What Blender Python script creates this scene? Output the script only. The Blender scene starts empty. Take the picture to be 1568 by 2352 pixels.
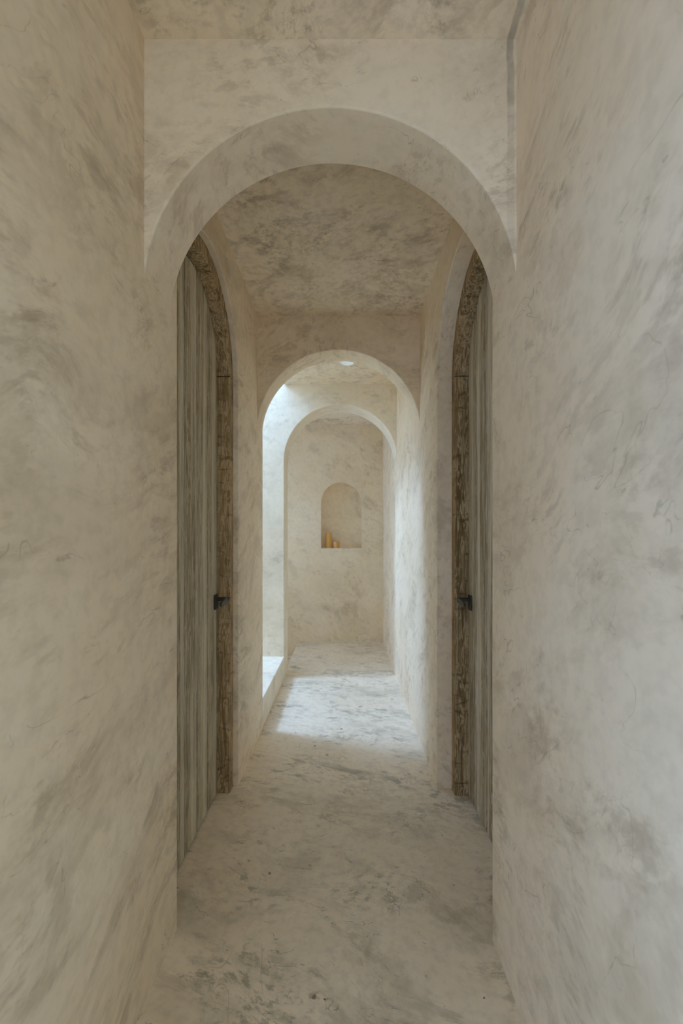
import bpy, bmesh, math
from mathutils import Vector

sc = bpy.context.scene
COL = sc.collection

# ------------------------------------------------------------------ camera
FPX = 1000.0
cam = bpy.data.cameras.new('camera')
cam.sensor_fit = 'VERTICAL'
cam.sensor_height = 36.0
cam.sensor_width = 24.0
cam.lens = FPX / 2352 * 36.0
cam.shift_x = -8 / 2352
cam.shift_y = 59 / 2352
cam.clip_start = 0.02
cam.dof.use_dof = True
cam.dof.focus_distance = 1.5
cam.dof.aperture_fstop = 2.8
co = bpy.data.objects.new('camera', cam)
COL.objects.link(co)
co.location = (0, 0, 1.35)
co.rotation_euler = (math.radians(90), 0, 0)
sc.camera = co

# ------------------------------------------------------------------ light
w = bpy.data.worlds.new('world')
sc.world = w
w.use_nodes = True
bg = w.node_tree.nodes['Background']
bg.inputs[0].default_value = (0.355, 0.59, 1.0, 1)
bg.inputs[1].default_value = 3.0


def area(name, loc, target, sx, sy, power, color, spread=180):
    l = bpy.data.lights.new(name, 'AREA')
    l.shape = 'RECTANGLE'
    l.size, l.size_y = sx, sy
    l.energy = power
    l.color = color
    l.spread = math.radians(spread)
    o = bpy.data.objects.new(name, l)
    COL.objects.link(o)
    o.location = loc
    o.rotation_euler = (Vector(target) - Vector(loc)).to_track_quat('-Z', 'Z').to_euler()
    return o


# daylight falling into the open light court on the left
area('court_daylight', (-2.98, 3.84, 5.1), (-0.1, 3.62, 0.3), 0.70, 0.70, 100, (0.36, 0.59, 1.0))
# daylight through the open doorway in the left wall behind the photographer
area('doorway_daylight', (-0.90, -0.72, 1.30), (0.45, 0.35, 1.20), 0.8, 2.0, 10.0, (0.28, 0.54, 1.0))
# added fill light before the closed corridor end, lifting left wall and arch
area('rear_fill', (-0.04, -1.66, 1.45), (-0.04, 1.0, 1.45), 0.8, 2.2, 1.8, (0.44, 0.66, 1.0))
# added light for the end bay, set outside an added landing window opening
area('landing_fill', (-2.02, 5.05, 1.5), (0.0, 5.3, 1.2), 0.7, 1.3, 3.8, (0.55, 0.76, 1.0))

sc.view_settings.view_transform = 'Standard'
sc.view_settings.look = 'None'
sc.view_settings.gamma = 1.0
sc.view_settings.use_curve_mapping = False
sc.view_settings.exposure = 1.04
sc.cycles.max_bounces = 18
sc.cycles.diffuse_bounces = 12
sc.cycles.adaptive_threshold = 0.1
sc.cycles.adaptive_min_samples = 24
sc.cycles.use_denoising = True

# ------------------------------------------------------------------ materials


def lin(r, g, b):
    f = lambda c: (c / 255 / 12.92) if c <= 10 else ((c / 255 + 0.055) / 1.055) ** 2.4
    return (f(r), f(g), f(b), 1)


class NT:
    def __init__(self, name):
        self.m = bpy.data.materials.new(name)
        self.m.use_nodes = True
        self.t = self.m.node_tree
        self.b = self.t.nodes['Principled BSDF']
        self.co = self.t.nodes.new('ShaderNodeTexCoord').outputs['Object']

    def n(self, kind, **kw):
        x = self.t.nodes.new(kind)
        for k, v in kw.items():
            setattr(x, k, v)
        return x

    def link(self, a, b):
        self.t.links.new(a, b)

    def mapping(self, rot=(0, 0, 0), scale=(1, 1, 1), loc=(0, 0, 0), src=None):
        r = self.n('ShaderNodeMapping')
        r.inputs['Rotation'].default_value = rot
        r.inputs['Location'].default_value = loc
        self.link(src or self.co, r.inputs['Vector'])
        s = self.n('ShaderNodeMapping')
        s.inputs['Scale'].default_value = scale
        self.link(r.outputs[0], s.inputs['Vector'])
        return s.outputs[0]

    def noise(self, vec, scale, detail=4, rough=0.5, dist=0.0, lac=2.0):
        x = self.n('ShaderNodeTexNoise')
        x.inputs['Scale'].default_value = scale
        x.inputs['Detail'].default_value = detail
        x.inputs['Roughness'].default_value = rough
        x.inputs['Distortion'].default_value = dist
        x.inputs['Lacunarity'].default_value = lac
        self.link(vec, x.inputs['Vector'])
        return x.outputs[0]

    def maprange(self, v, a, b, c=0.0, d=1.0, smooth=True):
        x = self.n('ShaderNodeMapRange')
        if smooth:
            x.interpolation_type = 'SMOOTHSTEP'
        x.inputs['From Min'].default_value = a
        x.inputs['From Max'].default_value = b
        x.inputs['To Min'].default_value = c
        x.inputs['To Max'].default_value = d
        self.link(v, x.inputs['Value'])
        return x.outputs[0]

    def math(self, op, a, b=None):
        x = self.n('ShaderNodeMath', operation=op)
        for i, v in enumerate((a, b)):
            if v is None:
                continue
            if isinstance(v, (int, float)):
                x.inputs[i].default_value = v
            else:
                self.link(v, x.inputs[i])
        return x.outputs[0]

    def mix(self, fac, a, b, blend='MIX'):
        x = self.n('ShaderNodeMix', data_type='RGBA', blend_type=blend)
        for s, v in ((x.inputs[0], fac), (x.inputs[6], a), (x.inputs[7], b)):
            if isinstance(v, (int, float, tuple)):
                s.default_value = v
            else:
                self.link(v, s)
        return x.outputs[2]

    def ridge(self, v, width):
        d = self.math('ABSOLUTE', self.math('SUBTRACT', v, 0.5))
        return self.maprange(d, 0.0, width, 1.0, 0.0)

    def bump(self, h, strength, dist, normal=None):
        x = self.n('ShaderNodeBump')
        x.inputs['Strength'].default_value = strength
        x.inputs['Distance'].default_value = dist
        self.link(h, x.inputs['Height'])
        if normal:
            self.link(normal, x.inputs['Normal'])
        return x.outputs[0]


def plaster(name, base, pale, mark, stretch=(1, 0.38, 1), rot=(0, 0, 0), strength=0.9,
            fine=1.0, scale=1.0, rough=0.62, seed=0.0, extra=None, spec=0.25, patch=0.0):
    t = NT(name)
    off = (seed * 3.1, seed * 1.7, seed * 2.3)
    iso = t.mapping(loc=off)
    # strokes of the trowel run in slightly wandering directions
    wv = t.n('ShaderNodeTexNoise')
    wv.inputs['Scale'].default_value = 1.3
    wv.inputs['Detail'].default_value = 2
    t.link(iso, wv.inputs['Vector'])
    wob = t.n('ShaderNodeVectorMath', operation='SCALE')
    sub = t.n('ShaderNodeVectorMath', operation='SUBTRACT')
    sub.inputs[1].default_value = (0.5, 0.5, 0.5)
    t.link(wv.outputs['Color'], sub.inputs[0])
    t.link(sub.outputs[0], wob.inputs[0])
    wob.inputs['Scale'].default_value = 0.45
    add = t.n('ShaderNodeVectorMath', operation='ADD')
    t.link(iso, add.inputs[0])
    t.link(wob.outputs[0], add.inputs[1])
    st = t.mapping(rot=rot, scale=stretch, src=add.outputs[0])
    clouds = t.noise(iso, 1.6 * scale, 3, 0.55)
    clouds2 = t.noise(st, 3.2 * scale, 4, 0.6)
    strokes = t.noise(st, 9.5 * scale, 6, 0.70)
    thin = t.noise(st, 5.0 * scale, 3, 0.55, 1.6)
    thin2 = t.noise(st, 13.0 * scale, 3, 0.5)
    mask = t.maprange(t.noise(iso, 2.9 * scale, 2, 0.5), 0.42, 0.64)
    mott = t.noise(iso, 24 * scale, 2, 0.65)
    c = t.mix(t.maprange(clouds, 0.30, 0.70), base, pale)
    c = t.mix(t.maprange(clouds2, 0.50, 0.74, 0, 0.38 * strength), c, mark)
    sm = t.math('MULTIPLY', t.maprange(strokes, 0.51, 0.70), t.math('ADD', mask, 0.22))
    c = t.mix(t.math('MULTIPLY', sm, 0.62 * strength), c, mark)
    ln = t.math('MULTIPLY', t.ridge(thin, 0.008), t.maprange(strokes, 0.47, 0.60))
    c = t.mix(t.math('MULTIPLY', ln, 0.42 * fine), c, tuple(x * 0.62 for x in mark[:3]) + (1,))
    s2 = t.mapping(rot=rot, scale=tuple(a * b for a, b in zip(stretch, (1, 0.8, 1))), src=add.outputs[0])
    fines = t.noise(s2, 27.0 * scale, 3, 0.68)
    m2 = mask
    c = t.mix(t.math('MULTIPLY', t.math('MULTIPLY', t.maprange(fines, 0.50, 0.66), m2), 0.42 * fine), c, mark)
    l2 = t.math('MULTIPLY', t.ridge(thin2, 0.006), mask)
    if patch:
        arcs = t.math('MULTIPLY', t.ridge(t.noise(iso, 1.7 * scale, 1, 0.4, 1.6), 0.0028), mask)
        c = t.mix(t.math('MULTIPLY', arcs, 0.3), c, tuple(x * 0.6 for x in mark[:3]) + (1,))
    c = t.mix(t.math('MULTIPLY', l2, 0.22 * fine), c, tuple(x * 0.7 for x in mark[:3]) + (1,))
    ed = t.noise(st, 4.2 * scale, 6, 0.62)
    fade = t.maprange(strokes, 0.36, 0.62)
    pt = t.math('MULTIPLY', t.maprange(ed, 0.52, 0.555), fade)
    c = t.mix(t.math('MULTIPLY', pt, 0.34 * strength), c, mark)
    c = t.mix(t.maprange(mott, 0.40, 0.72, 0, 0.22 * strength), c, mark)
    if patch:
        sp = t.maprange(t.noise(iso, 15.0, 2, 0.4), 0.755, 0.785)
        c = t.mix(t.math('MULTIPLY', sp, patch), c, lin(120, 84, 58))
        dots = t.maprange(t.noise(iso, 60.0, 1, 0.3), 0.80, 0.825)
        c = t.mix(t.math('MULTIPLY', dots, 0.8), c, lin(58, 54, 46))
    if extra:
        c = extra(t, c)
    t.link(c, t.b.inputs['Base Color'])
    t.b.inputs['Roughness'].default_value = rough
    t.b.inputs['Specular IOR Level'].default_value = spec
    h = t.noise(t.mapping(rot=rot, scale=stretch), 30.0, 2, 0.6)
    t.link(t.bump(h, 0.30, 0.004), t.b.inputs['Normal'])
    return t.m


BASE = lin(240, 221, 192)
PALE = lin(245, 230, 206)
MARK = lin(182, 164, 137)

M_LEFT = plaster('lime_plaster_left', BASE, PALE, MARK, stretch=(1, 0.36, 1), rot=(math.radians(-16), 0, 0), seed=1.3)
M_RIGHT = plaster('lime_plaster_right', BASE, PALE, MARK, stretch=(1, 0.40, 0.8), rot=(math.radians(22), 0, 0), seed=4.2, strength=0.78)


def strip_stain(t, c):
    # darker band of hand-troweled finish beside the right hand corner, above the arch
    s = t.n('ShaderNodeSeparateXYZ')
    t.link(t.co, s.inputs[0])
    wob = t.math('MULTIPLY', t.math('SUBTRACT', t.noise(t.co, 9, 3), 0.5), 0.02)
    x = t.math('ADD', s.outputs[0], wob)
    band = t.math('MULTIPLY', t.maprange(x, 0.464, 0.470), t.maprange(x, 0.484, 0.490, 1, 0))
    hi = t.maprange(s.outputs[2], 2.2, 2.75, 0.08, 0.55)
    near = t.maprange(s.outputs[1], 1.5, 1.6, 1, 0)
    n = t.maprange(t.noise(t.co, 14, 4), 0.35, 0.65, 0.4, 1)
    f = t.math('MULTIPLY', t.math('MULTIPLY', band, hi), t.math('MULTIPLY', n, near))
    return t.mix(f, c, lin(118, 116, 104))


M_ARCH = plaster('lime_plaster_arch', BASE, PALE, MARK, stretch=(0.55, 0.8, 1), rot=(0, math.radians(14), 0), seed=7.7, strength=0.65, extra=strip_stain)
M_FAR = plaster('lime_plaster_back', lin(240, 223, 193), lin(245, 231, 207), MARK, stretch=(0.6, 1, 1), rot=(0, math.radians(-35), 0), seed=9.1, strength=0.55, fine=0.7)
M_COURT = plaster('lime_plaster_court_bounce', lin(238, 224, 201), lin(243, 232, 212), lin(180, 169, 148), stretch=(0.7, 1, 1), rot=(0, math.radians(20), 0), seed=6.3, strength=0.5, fine=0.6)  # court plaster colour whitened so it bounces more light into the corridor
M_CEIL = plaster('lime_plaster_ceiling', lin(238, 221, 192), lin(243, 228, 205), lin(160, 143, 118), stretch=(0.7, 1.0, 1), rot=(0, 0, math.radians(25)), seed=2.9, strength=1.0, scale=1.25, extra=strip_stain)
M_FLOOR = plaster('polished_cement_floor', lin(233, 216, 190), lin(239, 225, 203), lin(150, 143, 121), stretch=(0.5, 1.0, 1), rot=(0, 0, math.radians(18)), seed=5.5, strength=0.85, fine=1.6, scale=1.15, rough=0.42, spec=0.4, patch=0.75)


def wood(name, dark, mid, pale, board=0.0, seed=0.0, saw=0.0, figure=0.4):
    t = NT(name)
    iso = t.mapping(loc=(seed, seed * 2, seed * 3))
    st = t.mapping(loc=(seed, seed * 2, seed * 3), scale=(1, 1, 0.045))
    s2 = t.mapping(loc=(seed * 5, seed, seed), scale=(1, 1, 0.12))
    bands = t.noise(st, 13, 3, 0.5, 0.3)
    grain = t.noise(st, 85, 5, 0.7, 0.6)
    fig = t.noise(s2, 26, 5, 0.6, 2.0)
    cloud = t.noise(iso, 3.0, 4, 0.6)
    c = t.mix(t.maprange(bands, 0.34, 0.66), dark, mid)
    c = t.mix(t.maprange(grain, 0.46, 0.72, 0, 0.75), c, pale)
    c = t.mix(t.math('MULTIPLY', t.ridge(fig, 0.06), figure), c, pale)
    c = t.mix(t.maprange(cloud, 0.48, 0.75, 0, 0.5), c, dark)
    if board:
        s = t.n('ShaderNodeSeparateXYZ')
        t.link(t.co, s.inputs[0])
        # every board bleached along one long edge
        f = t.math('FRACT', t.math('DIVIDE', t.math('ADD', s.outputs[1], t.math('MULTIPLY', bands, 0.16)), board))
        e = t.math('MULTIPLY', t.maprange(f, 0.0, 0.25), t.maprange(f, 0.28, 0.62, 1, 0))
        e = t.math('MULTIPLY', e, t.maprange(t.noise(st, 30, 4, 0.6), 0.30, 0.60, 0.35, 1.0))
        c = t.mix(t.math('MULTIPLY', e, 0.62), c, pale)
    if saw:
        cs = t.mapping(scale=(1, 1, 3.0))
        cr = t.maprange(t.noise(cs, 11, 4, 0.7, 0.5), 0.52, 0.70, 0, saw)
        c = t.mix(cr, c, tuple(x * 0.45 for x in dark[:3]) + (1,))
    t.link(c, t.b.inputs['Base Color'])
    t.b.inputs['Roughness'].default_value = 0.72
    t.b.inputs['Specular IOR Level'].default_value = 0.2
    t.link(t.bump(t.math('ADD', grain, t.math('MULTIPLY', fig, 0.6)), 0.5, 0.004), t.b.inputs['Normal'])
    return t.m


M_LEAF = wood('weathered_door_boards', lin(132, 116, 86), lin(176, 162, 132), lin(232, 223, 202), board=0.152, seed=1.0)
M_FRAME = wood('brown_door_frame_wood', lin(116, 92, 60), lin(164, 137, 98), lin(212, 190, 152), seed=3.7, saw=0.7, figure=0.8)


def plain(name, color, rough=0.5, metal=0.0, sss=0.0, emit=None, bump=0.0):
    t = NT(name)
    n = t.noise(t.co, 60, 3)
    c = t.mix(t.maprange(n, 0.35, 0.7, 0, 0.35), color, tuple(x * 0.7 for x in color[:3]) + (1,))
    t.link(c, t.b.inputs['Base Color'])
    t.b.inputs['Roughness'].default_value = rough
    t.b.inputs['Metallic'].default_value = metal
    if sss:
        t.b.inputs['Subsurface Weight'].default_value = sss
        t.b.inputs['Subsurface Radius'].default_value = (0.03, 0.015, 0.006)
        t.b.inputs['Subsurface Scale'].default_value = 0.5
    if emit:
        t.b.inputs['Emission Color'].default_value = emit[0]
        t.b.inputs['Emission Strength'].default_value = emit[1]
    if bump:
        t.link(t.bump(n, bump, 0.003), t.b.inputs['Normal'])
    return t.m


M_IRON = plain('blackened_iron', lin(70, 68, 62), 0.55, 0.4, bump=0.4)
M_WAX = plain('honey_wax', lin(226, 178, 100), 0.5, sss=0.15)
M_WICK = plain('charred_wick', lin(60, 46, 34), 0.9)
M_PLATE = plain('pale_plate', lin(248, 243, 230), 0.4)
M_HOLE = plain('socket_dark', lin(70, 66, 58), 0.6)
M_DIFF = plain('lamp_diffuser', lin(225, 232, 238), 0.4, emit=((0.85, 0.93, 1.0, 1), 0.12))

# ------------------------------------------------------------------ mesh helpers


def mk(name, bm, mat, parent=None, bevel=0.0, smooth=True):
    bmesh.ops.recalc_face_normals(bm, faces=bm.faces)
    me = bpy.data.meshes.new(name)
    if smooth:
        for f in bm.faces:
            f.smooth = True
        for e in bm.edges:
            if len(e.link_faces) != 2 or e.calc_face_angle(4) > math.radians(28):
                e.smooth = False
    bm.to_mesh(me)
    bm.free()
    me.materials.append(mat)
    o = bpy.data.objects.new(name, me)
    COL.objects.link(o)
    if parent:
        o.parent = parent
    if bevel:
        b = o.modifiers.new('bevel', 'BEVEL')
        b.width = bevel
        b.segments = 2
        b.limit_method = 'ANGLE'
        b.angle_limit = math.radians(50)
    return o


def prism(bm, pts, axis, a0, a1):
    """pts in the two remaining axes (in x,y,z order); extruded along axis from a0 to a1"""
    def P(p, a):
        if axis == 'x':
            return (a, p[0], p[1])
        if axis == 'y':
            return (p[0], a, p[1])
        return (p[0], p[1], a)
    v0 = [bm.verts.new(P(p, a0)) for p in pts]
    v1 = [bm.verts.new(P(p, a1)) for p in pts]
    n = len(pts)
    bm.faces.new(v0)
    bm.faces.new(v1)
    for i in range(n):
        bm.faces.new((v0[i], v0[(i + 1) % n], v1[(i + 1) % n], v1[i]))


def box(bm, x0, x1, y0, y1, z0, z1):
    prism(bm, [(x0, y0), (x1, y0), (x1, y1), (x0, y1)], 'z', z0, z1)


def arc(cx, cz, r, a0, a1, n=96):
    return [(cx + r * math.cos(math.radians(a0 + (a1 - a0) * i / n)),
             cz + r * math.sin(math.radians(a0 + (a1 - a0) * i / n))) for i in range(n + 1)]


def lathe(bm, prof, cx, cy, n=40):
    rings = []
    for r, z in prof:
        if r < 1e-6:
            rings.append([bm.verts.new((cx, cy, z))])
        else:
            rings.append([bm.verts.new((cx + r * math.cos(2 * math.pi * k / n), cy + r * math.sin(2 * math.pi * k / n), z)) for k in range(n)])
    for a, b in zip(rings, rings[1:]):
        for k in range(n):
            if len(a) == 1:
                bm.faces.new((a[0], b[k], b[(k + 1) % n]))
            elif len(b) == 1:
                bm.faces.new((a[k], a[(k + 1) % n], b[0]))
            else:
                bm.faces.new((a[k], a[(k + 1) % n], b[(k + 1) % n], b[k]))


def tag(o, label=None, cat=None, group=None, kind=None):
    for k, v in (('label', label), ('category', cat), ('group', group), ('kind', kind)):
        if v:
            o[k] = v
    return o


def struct(name, bm, mat, label, cat, bevel=0.0):
    return tag(mk(name, bm, mat, bevel=bevel), label, cat, kind='structure')


# ------------------------------------------------------------------ dimensions
XL, XR = -0.58, 0.4955
CX = (XL + XR) / 2
Y1, Y1B = 1.258, 1.453
Y2, Y2B = 2.885, 3.070
Y3, Y3B = 4.170, 4.440
YB = 5.66
CZ1, CZ = 2.79, 2.82
AR, AZ = 0.541, 2.054
YBACK = -1.7
# door recesses: centre (y), radius, spring height
DL = (1.938, 0.431, 2.202)
DR = (1.905, 0.438, 2.195)

# ------------------------------------------------------------------ structure
bm = bmesh.new()
box(bm, -0.95, 0.95, YBACK - 0.1, Y3B, -0.25, 0.0)
box(bm, -0.605, 0.95, Y3B, YB + 0.02, -0.25, 0.0)
box(bm, -2.1, -0.605, Y3B, YB + 0.02, -0.3, -0.167)
struct('floor', bm, M_FLOOR, 'troweled grey beige cement floor of the corridor', 'floor')

bm = bmesh.new()
box(bm, -0.95, 0.9, YBACK - 0.1, Y1 + 0.05, CZ1, CZ1 + 0.3)
box(bm, -0.95, 0.9, Y1B - 0.05, Y2 + 0.05, CZ, CZ + 0.27)
box(bm, XL, 0.9, Y2B - 0.05, Y3 + 0.05, CZ, CZ + 0.27)
box(bm, -2.1, 0.9, Y3B - 0.05, YB + 0.3, CZ, CZ + 0.27)
struct('ceiling', bm, M_CEIL, 'mottled plaster ceiling of the corridor', 'ceiling')


def notch(c, r, zs):
    """points of a round-headed doorway reaching the floor, from the near foot to the far foot"""
    return [(c - r, -0.05)] + arc(c, zs, r, 180, 0) + [(c + r, -0.05)]


bm = bmesh.new()
pts = [(YBACK, -0.05)] + notch(-0.70, 0.42, 1.85) + notch(*DL) + [(Y2B, -0.05), (Y2B, 3.2), (YBACK, 3.2)]
prism(bm, pts, 'x', XL, XL - 0.22)
box(bm, XL - 0.26, XL - 0.221, 1.3, Y2B, -0.05, 3.2)
struct('wall_left', bm, M_LEFT, 'troweled lime plaster wall along the left of the corridor', 'wall', bevel=0.004)

bm = bmesh.new()
pts = [(YBACK, -0.05)] + notch(*DR) + [(YB + 0.3, -0.05), (YB + 0.3, 3.1), (YBACK, 3.1)]
prism(bm, pts, 'x', XR, XR + 0.24)
box(bm, XR + 0.241, XR + 0.28, 1.3, 2.6, -0.05, 3.1)
struct('wall_right', bm, M_RIGHT, 'troweled lime plaster wall along the right of the corridor', 'wall', bevel=0.004)


def arch_wall(name, y0, y1, label, x0=XL - 0.05, top=CZ + 0.1, dz=0.0, mat=None):
    bm = bmesh.new()
    pts = [(x0, -0.2), (CX - AR, -0.2)] + arc(CX, AZ + dz, AR, 180, 0) + [(CX + AR, -0.2), (XR + 0.05, -0.2), (XR + 0.05, top), (x0, top)]
    prism(bm, pts, 'y', y0, y1)
    return struct(name, bm, mat or M_ARCH, label, 'wall', bevel=0.005)


arch_wall('wall_front', Y1, Y1B, 'nearest plaster cross wall with a wide round arch')
arch_wall('wall_middle', Y2, Y2B, 'second plaster cross wall with a round arch beyond the doors', dz=0.0)
arch_wall('wall_rear', Y3, Y3B, 'third plaster cross wall with a round arch before the niche wall', x0=-3.4, top=3.3, dz=0.03, mat=M_COURT)

bm = bmesh.new()
pts = [(Y3B - 0.05, -0.3), (YB + 0.05, -0.3), (YB + 0.05, 2.95), (Y3B - 0.05, 2.95), (Y3B - 0.05, 2.15)]
pts += [(4.70, 2.15), (5.40, 2.15), (5.40, 0.85), (4.70, 0.85), (4.70, 2.149), (Y3B - 0.05, 2.149)]  # window opening added to let light into the end bay
prism(bm, pts, 'x', -2.0, -1.85)
struct('wall_left_end', bm, M_FAR, 'plaster wall of the side landing with a window opening added for light, left of the niche wall', 'wall')

# end wall with its arched niche
NX, NR, NZ0, NZS = -0.045, 0.266, 1.214, 1.803
bm = bmesh.new()
x0, x1 = -2.0, 0.7
prism(bm, [(x0, -0.3), (x1, -0.3), (x1, NZ0), (x0, NZ0)], 'y', YB, YB + 0.3)
prism(bm, [(x0, NZ0), (NX - NR, NZ0), (NX - NR, NZS), (x0, NZS)], 'y', YB, YB + 0.3)
prism(bm, [(NX + NR, NZ0), (x1, NZ0), (x1, NZS), (NX + NR, NZS)], 'y', YB, YB + 0.3)
prism(bm, [(x0, NZS)] + arc(NX, NZS, NR, 180, 0) + [(x1, NZS), (x1, 3.1), (x0, 3.1)], 'y', YB, YB + 0.3)
box(bm, NX - NR - 0.02, NX + NR + 0.02, YB + 0.15, YB + 0.29, NZ0 - 0.02, NZS + NR + 0.02)
struct('wall_back', bm, M_FAR, 'plaster end wall with a small arched niche holding two candles', 'wall')

# corridor end behind the photographer
bm = bmesh.new()
box(bm, -0.9, 0.8, YBACK - 0.1, YBACK, -0.05, 3.1)
struct('wall_entrance', bm, M_ARCH, 'plaster wall closing the corridor behind the photographer', 'wall')

# light court on the left between the second and the third arch
bm = bmesh.new()
box(bm, -3.3, XL, Y2B, Y3, 0.0, 0.213)
struct('trim_1', bm, M_COURT, 'low sunlit plaster ledge on the left between the second and third arches', 'ledge', bevel=0.006)
bm = bmesh.new()
box(bm, -3.3, XL - 0.01, Y2B - 0.2, Y2B, 0.0, 3.3)
struct('wall_court_near', bm, M_COURT, 'plaster wall of the open light court hidden behind the second arch', 'wall')
bm = bmesh.new()
box(bm, -3.4, -3.2, Y2B - 0.2, Y3B, 0.0, 3.3)
struct('wall_court_left', bm, M_COURT, 'outer plaster wall of the open light court', 'wall')
bm = bmesh.new()
box(bm, XL, XL + 0.15, Y2B - 0.2, Y3B, CZ + 0.27, 3.3)
struct('wall_parapet', bm, M_COURT, 'plaster parapet on the roof edge above the light court', 'wall')

# ------------------------------------------------------------------ doors


def door(idx, side, spec, xf, xl, name_side, hz=1.02):
    """side -1 left / +1 right; xf = corridor-facing frame plane, xl = leaf face"""
    c, r, zs = spec
    s = side
    r -= 0.001
    ti = 0.066
    ri = r - ti
    deep = xl + s * 0.075
    fr = bpy.data.objects.new('trim_%d' % (idx + 1), None)
    COL.objects.link(fr)
    fr.location = (xf, c, 0)
    tag(fr, 'brown rough-sawn arched wooden frame of the door on the %s' % name_side, 'door frame', kind='structure')
    inv = Vector((-xf, -c, 0))

    def part(name, pts, parent, mat, a, b, bev=0.003):
        bm = bmesh.new()
        prism(bm, pts, 'x', a, b)
        bmesh.ops.translate(bm, verts=bm.verts, vec=inv)
        return mk(name, bm, mat, parent, bevel=bev)
    g = 0.0015
    for d in (-1, 1):
        a, b = c + d * r, c + d * ri
        jm = part('jamb', [(a, 0.0), (b, 0.0), (b, zs - g), (a, zs - g)], fr, M_FRAME, xf, deep)
        # a narrow outer bead stands slightly back from the face
    for a0, a1 in ((180, 122), (122, 58), (58, 0)):
        e = 0.15
        outer = arc(c, zs + g, r, a0 - e, a1 + e, 28)
        inner = arc(c, zs + g, ri, a1 + e, a0 - e, 28)
        part('arch_piece', outer + inner, fr, M_FRAME, xf, deep)
    # leaf: tongue-and-groove boards, shallow grooves between them
    rl = ri - 0.005
    bm = bmesh.new()
    bw = 0.152
    k0 = math.floor((c - rl) / bw)
    k1 = math.ceil((c + rl) / bw)
    for k in range(k0, k1):
        y0, y1 = max(k * bw, c - rl), min((k + 1) * bw, c + rl)
        if y1 - y0 < 0.01:
            continue
        top = []
        for i in range(13):
            y = y1 + (y0 - y1) * i / 12
            top.append((y, zs + math.sqrt(max(rl * rl - (y - c) ** 2, 0))))
        prism(bm, [(y0, 0.008), (y1, 0.008)] + top, 'x', xl + s * 0.004, xl + s * 0.045)
        # raised face of the board, chamfered at both long edges
        q = 0.005
        ya, yb = y0 + q, y1 - q
        top2 = []
        for i in range(13):
            y = yb + (ya - yb) * i / 12
            top2.append((y, zs + math.sqrt(max((rl - 0.003) ** 2 - (y - c) ** 2, 0))))
        prism(bm, [(ya, 0.011), (yb, 0.011)] + top2, 'x', xl, xl + s * 0.006)
    leaf = tag(mk('door_%d' % idx, bm, M_LEAF, bevel=0.0025),
               'weathered grey-brown vertical board door with arched top on the %s' % name_side, 'door', kind='structure')
    # handle near the far jamb
    yh = c + rl - 0.045
    bm = bmesh.new()
    box(bm, min(xl, xl - s * 0.009), max(xl, xl - s * 0.009), yh - 0.024, yh + 0.024, hz - 0.040, hz + 0.036)
    plate = mk('door_handle', bm, M_IRON, leaf, bevel=0.002)
    bm = bmesh.new()
    xe = xl - s * 0.068
    lo, hi = min(xe, xl - s * 0.009), max(xe, xl - s * 0.009)
    box(bm, lo, hi, yh - 0.009, yh + 0.009, hz + 0.004, hz + 0.022)
    mk('spindle', bm, M_IRON, plate, bevel=0.0015)
    bm = bmesh.new()
    # flat lever strap: leaves the spindle end, runs back towards the hinges and drops a little
    pr = [(yh + 0.010, hz + 0.024), (yh + 0.010, hz + 0.000), (yh - 0.095, hz - 0.012), (yh - 0.118, hz - 0.006),
          (yh - 0.118, hz + 0.010), (yh - 0.060, hz + 0.020)]
    prism(bm, pr, 'x', xe, xe + s * 0.010)
    mk('lever', bm, M_IRON, plate, bevel=0.0015)
    return leaf


door(1, -1, DL, -0.608, -0.672, 'left')
door(2, 1, DR, 0.574, 0.643, 'right')

# ------------------------------------------------------------------ small things


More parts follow.
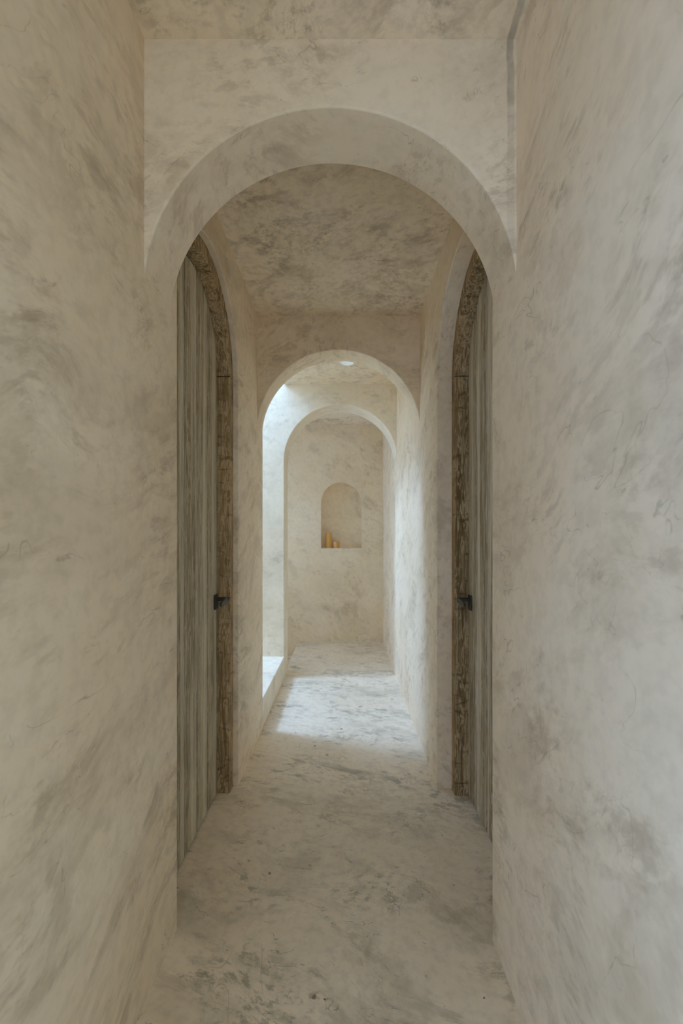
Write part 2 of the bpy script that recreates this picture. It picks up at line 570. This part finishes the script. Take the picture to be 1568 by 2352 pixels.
def candle(x, y, r, h, label):
    bm = bmesh.new()
    z = 0.0
    lathe(bm, [(0, 0), (r * 0.97, 0), (r, 0.003), (r, h - 0.006), (r * 0.95, h), (r * 0.80, h - 0.001), (r * 0.55, h - 0.006), (0, h - 0.008)], 0, 0)
    o = mk('pillar_candle', bm, M_WAX)
    o.location = (x, y, NZ0)
    tag(o, label, 'candle', 'candles in the wall niche')
    bm = bmesh.new()
    lathe(bm, [(0, h - 0.009), (0.0014, h - 0.009), (0.0013, h + 0.004), (0, h + 0.006)], 0, 0, 8)
    mk('wick', bm, M_WICK, o)
    return o


candle(-0.214, YB + 0.065, 0.038, 0.200, 'tall honey-coloured pillar candle at the left side of the wall niche')
candle(-0.112, YB + 0.060, 0.038, 0.082, 'short honey-coloured pillar candle right of the tall one in the niche')

# recessed ceiling spot
lx, ly = 0.02, 3.65
bm = bmesh.new()
lathe(bm, [(0.050, CZ - 0.0005), (0.064, CZ - 0.0005), (0.064, CZ - 0.004), (0.060, CZ - 0.007), (0.052, CZ - 0.007), (0.050, CZ - 0.0005)], lx, ly, 48)
spot = tag(mk('ceiling_spotlight', bm, M_PLATE), 'small round recessed light in the ceiling between second and third arches', 'ceiling light')
bm = bmesh.new()
lathe(bm, [(0, CZ - 0.001), (0.051, CZ - 0.001), (0.051, CZ - 0.004), (0, CZ - 0.004)], lx, ly, 48)
mk('diffuser', bm, M_DIFF, spot)


def outlet(y, z, hw, hh, label, holes):
    bm = bmesh.new()
    box(bm, XR - 0.0035, XR, y - hw, y + hw, z - hh, z + hh)
    o = tag(mk('wall_outlet', bm, M_PLATE, bevel=0.001), label, 'outlet')
    if holes:
        bm = bmesh.new()
        box(bm, XR - 0.0042, XR - 0.0032, y - 0.012, y + 0.012, z - 0.007, z + 0.007)
        mk('socket', bm, M_HOLE, o)
    return o


outlet(5.13, 0.555, 0.050, 0.040, 'small plaster-toned outlet plate with dark socket, low on right wall near the end', True)
outlet(4.52, 0.545, 0.028, 0.046, 'narrow blank pale plate low on right wall just past the third arch', False)
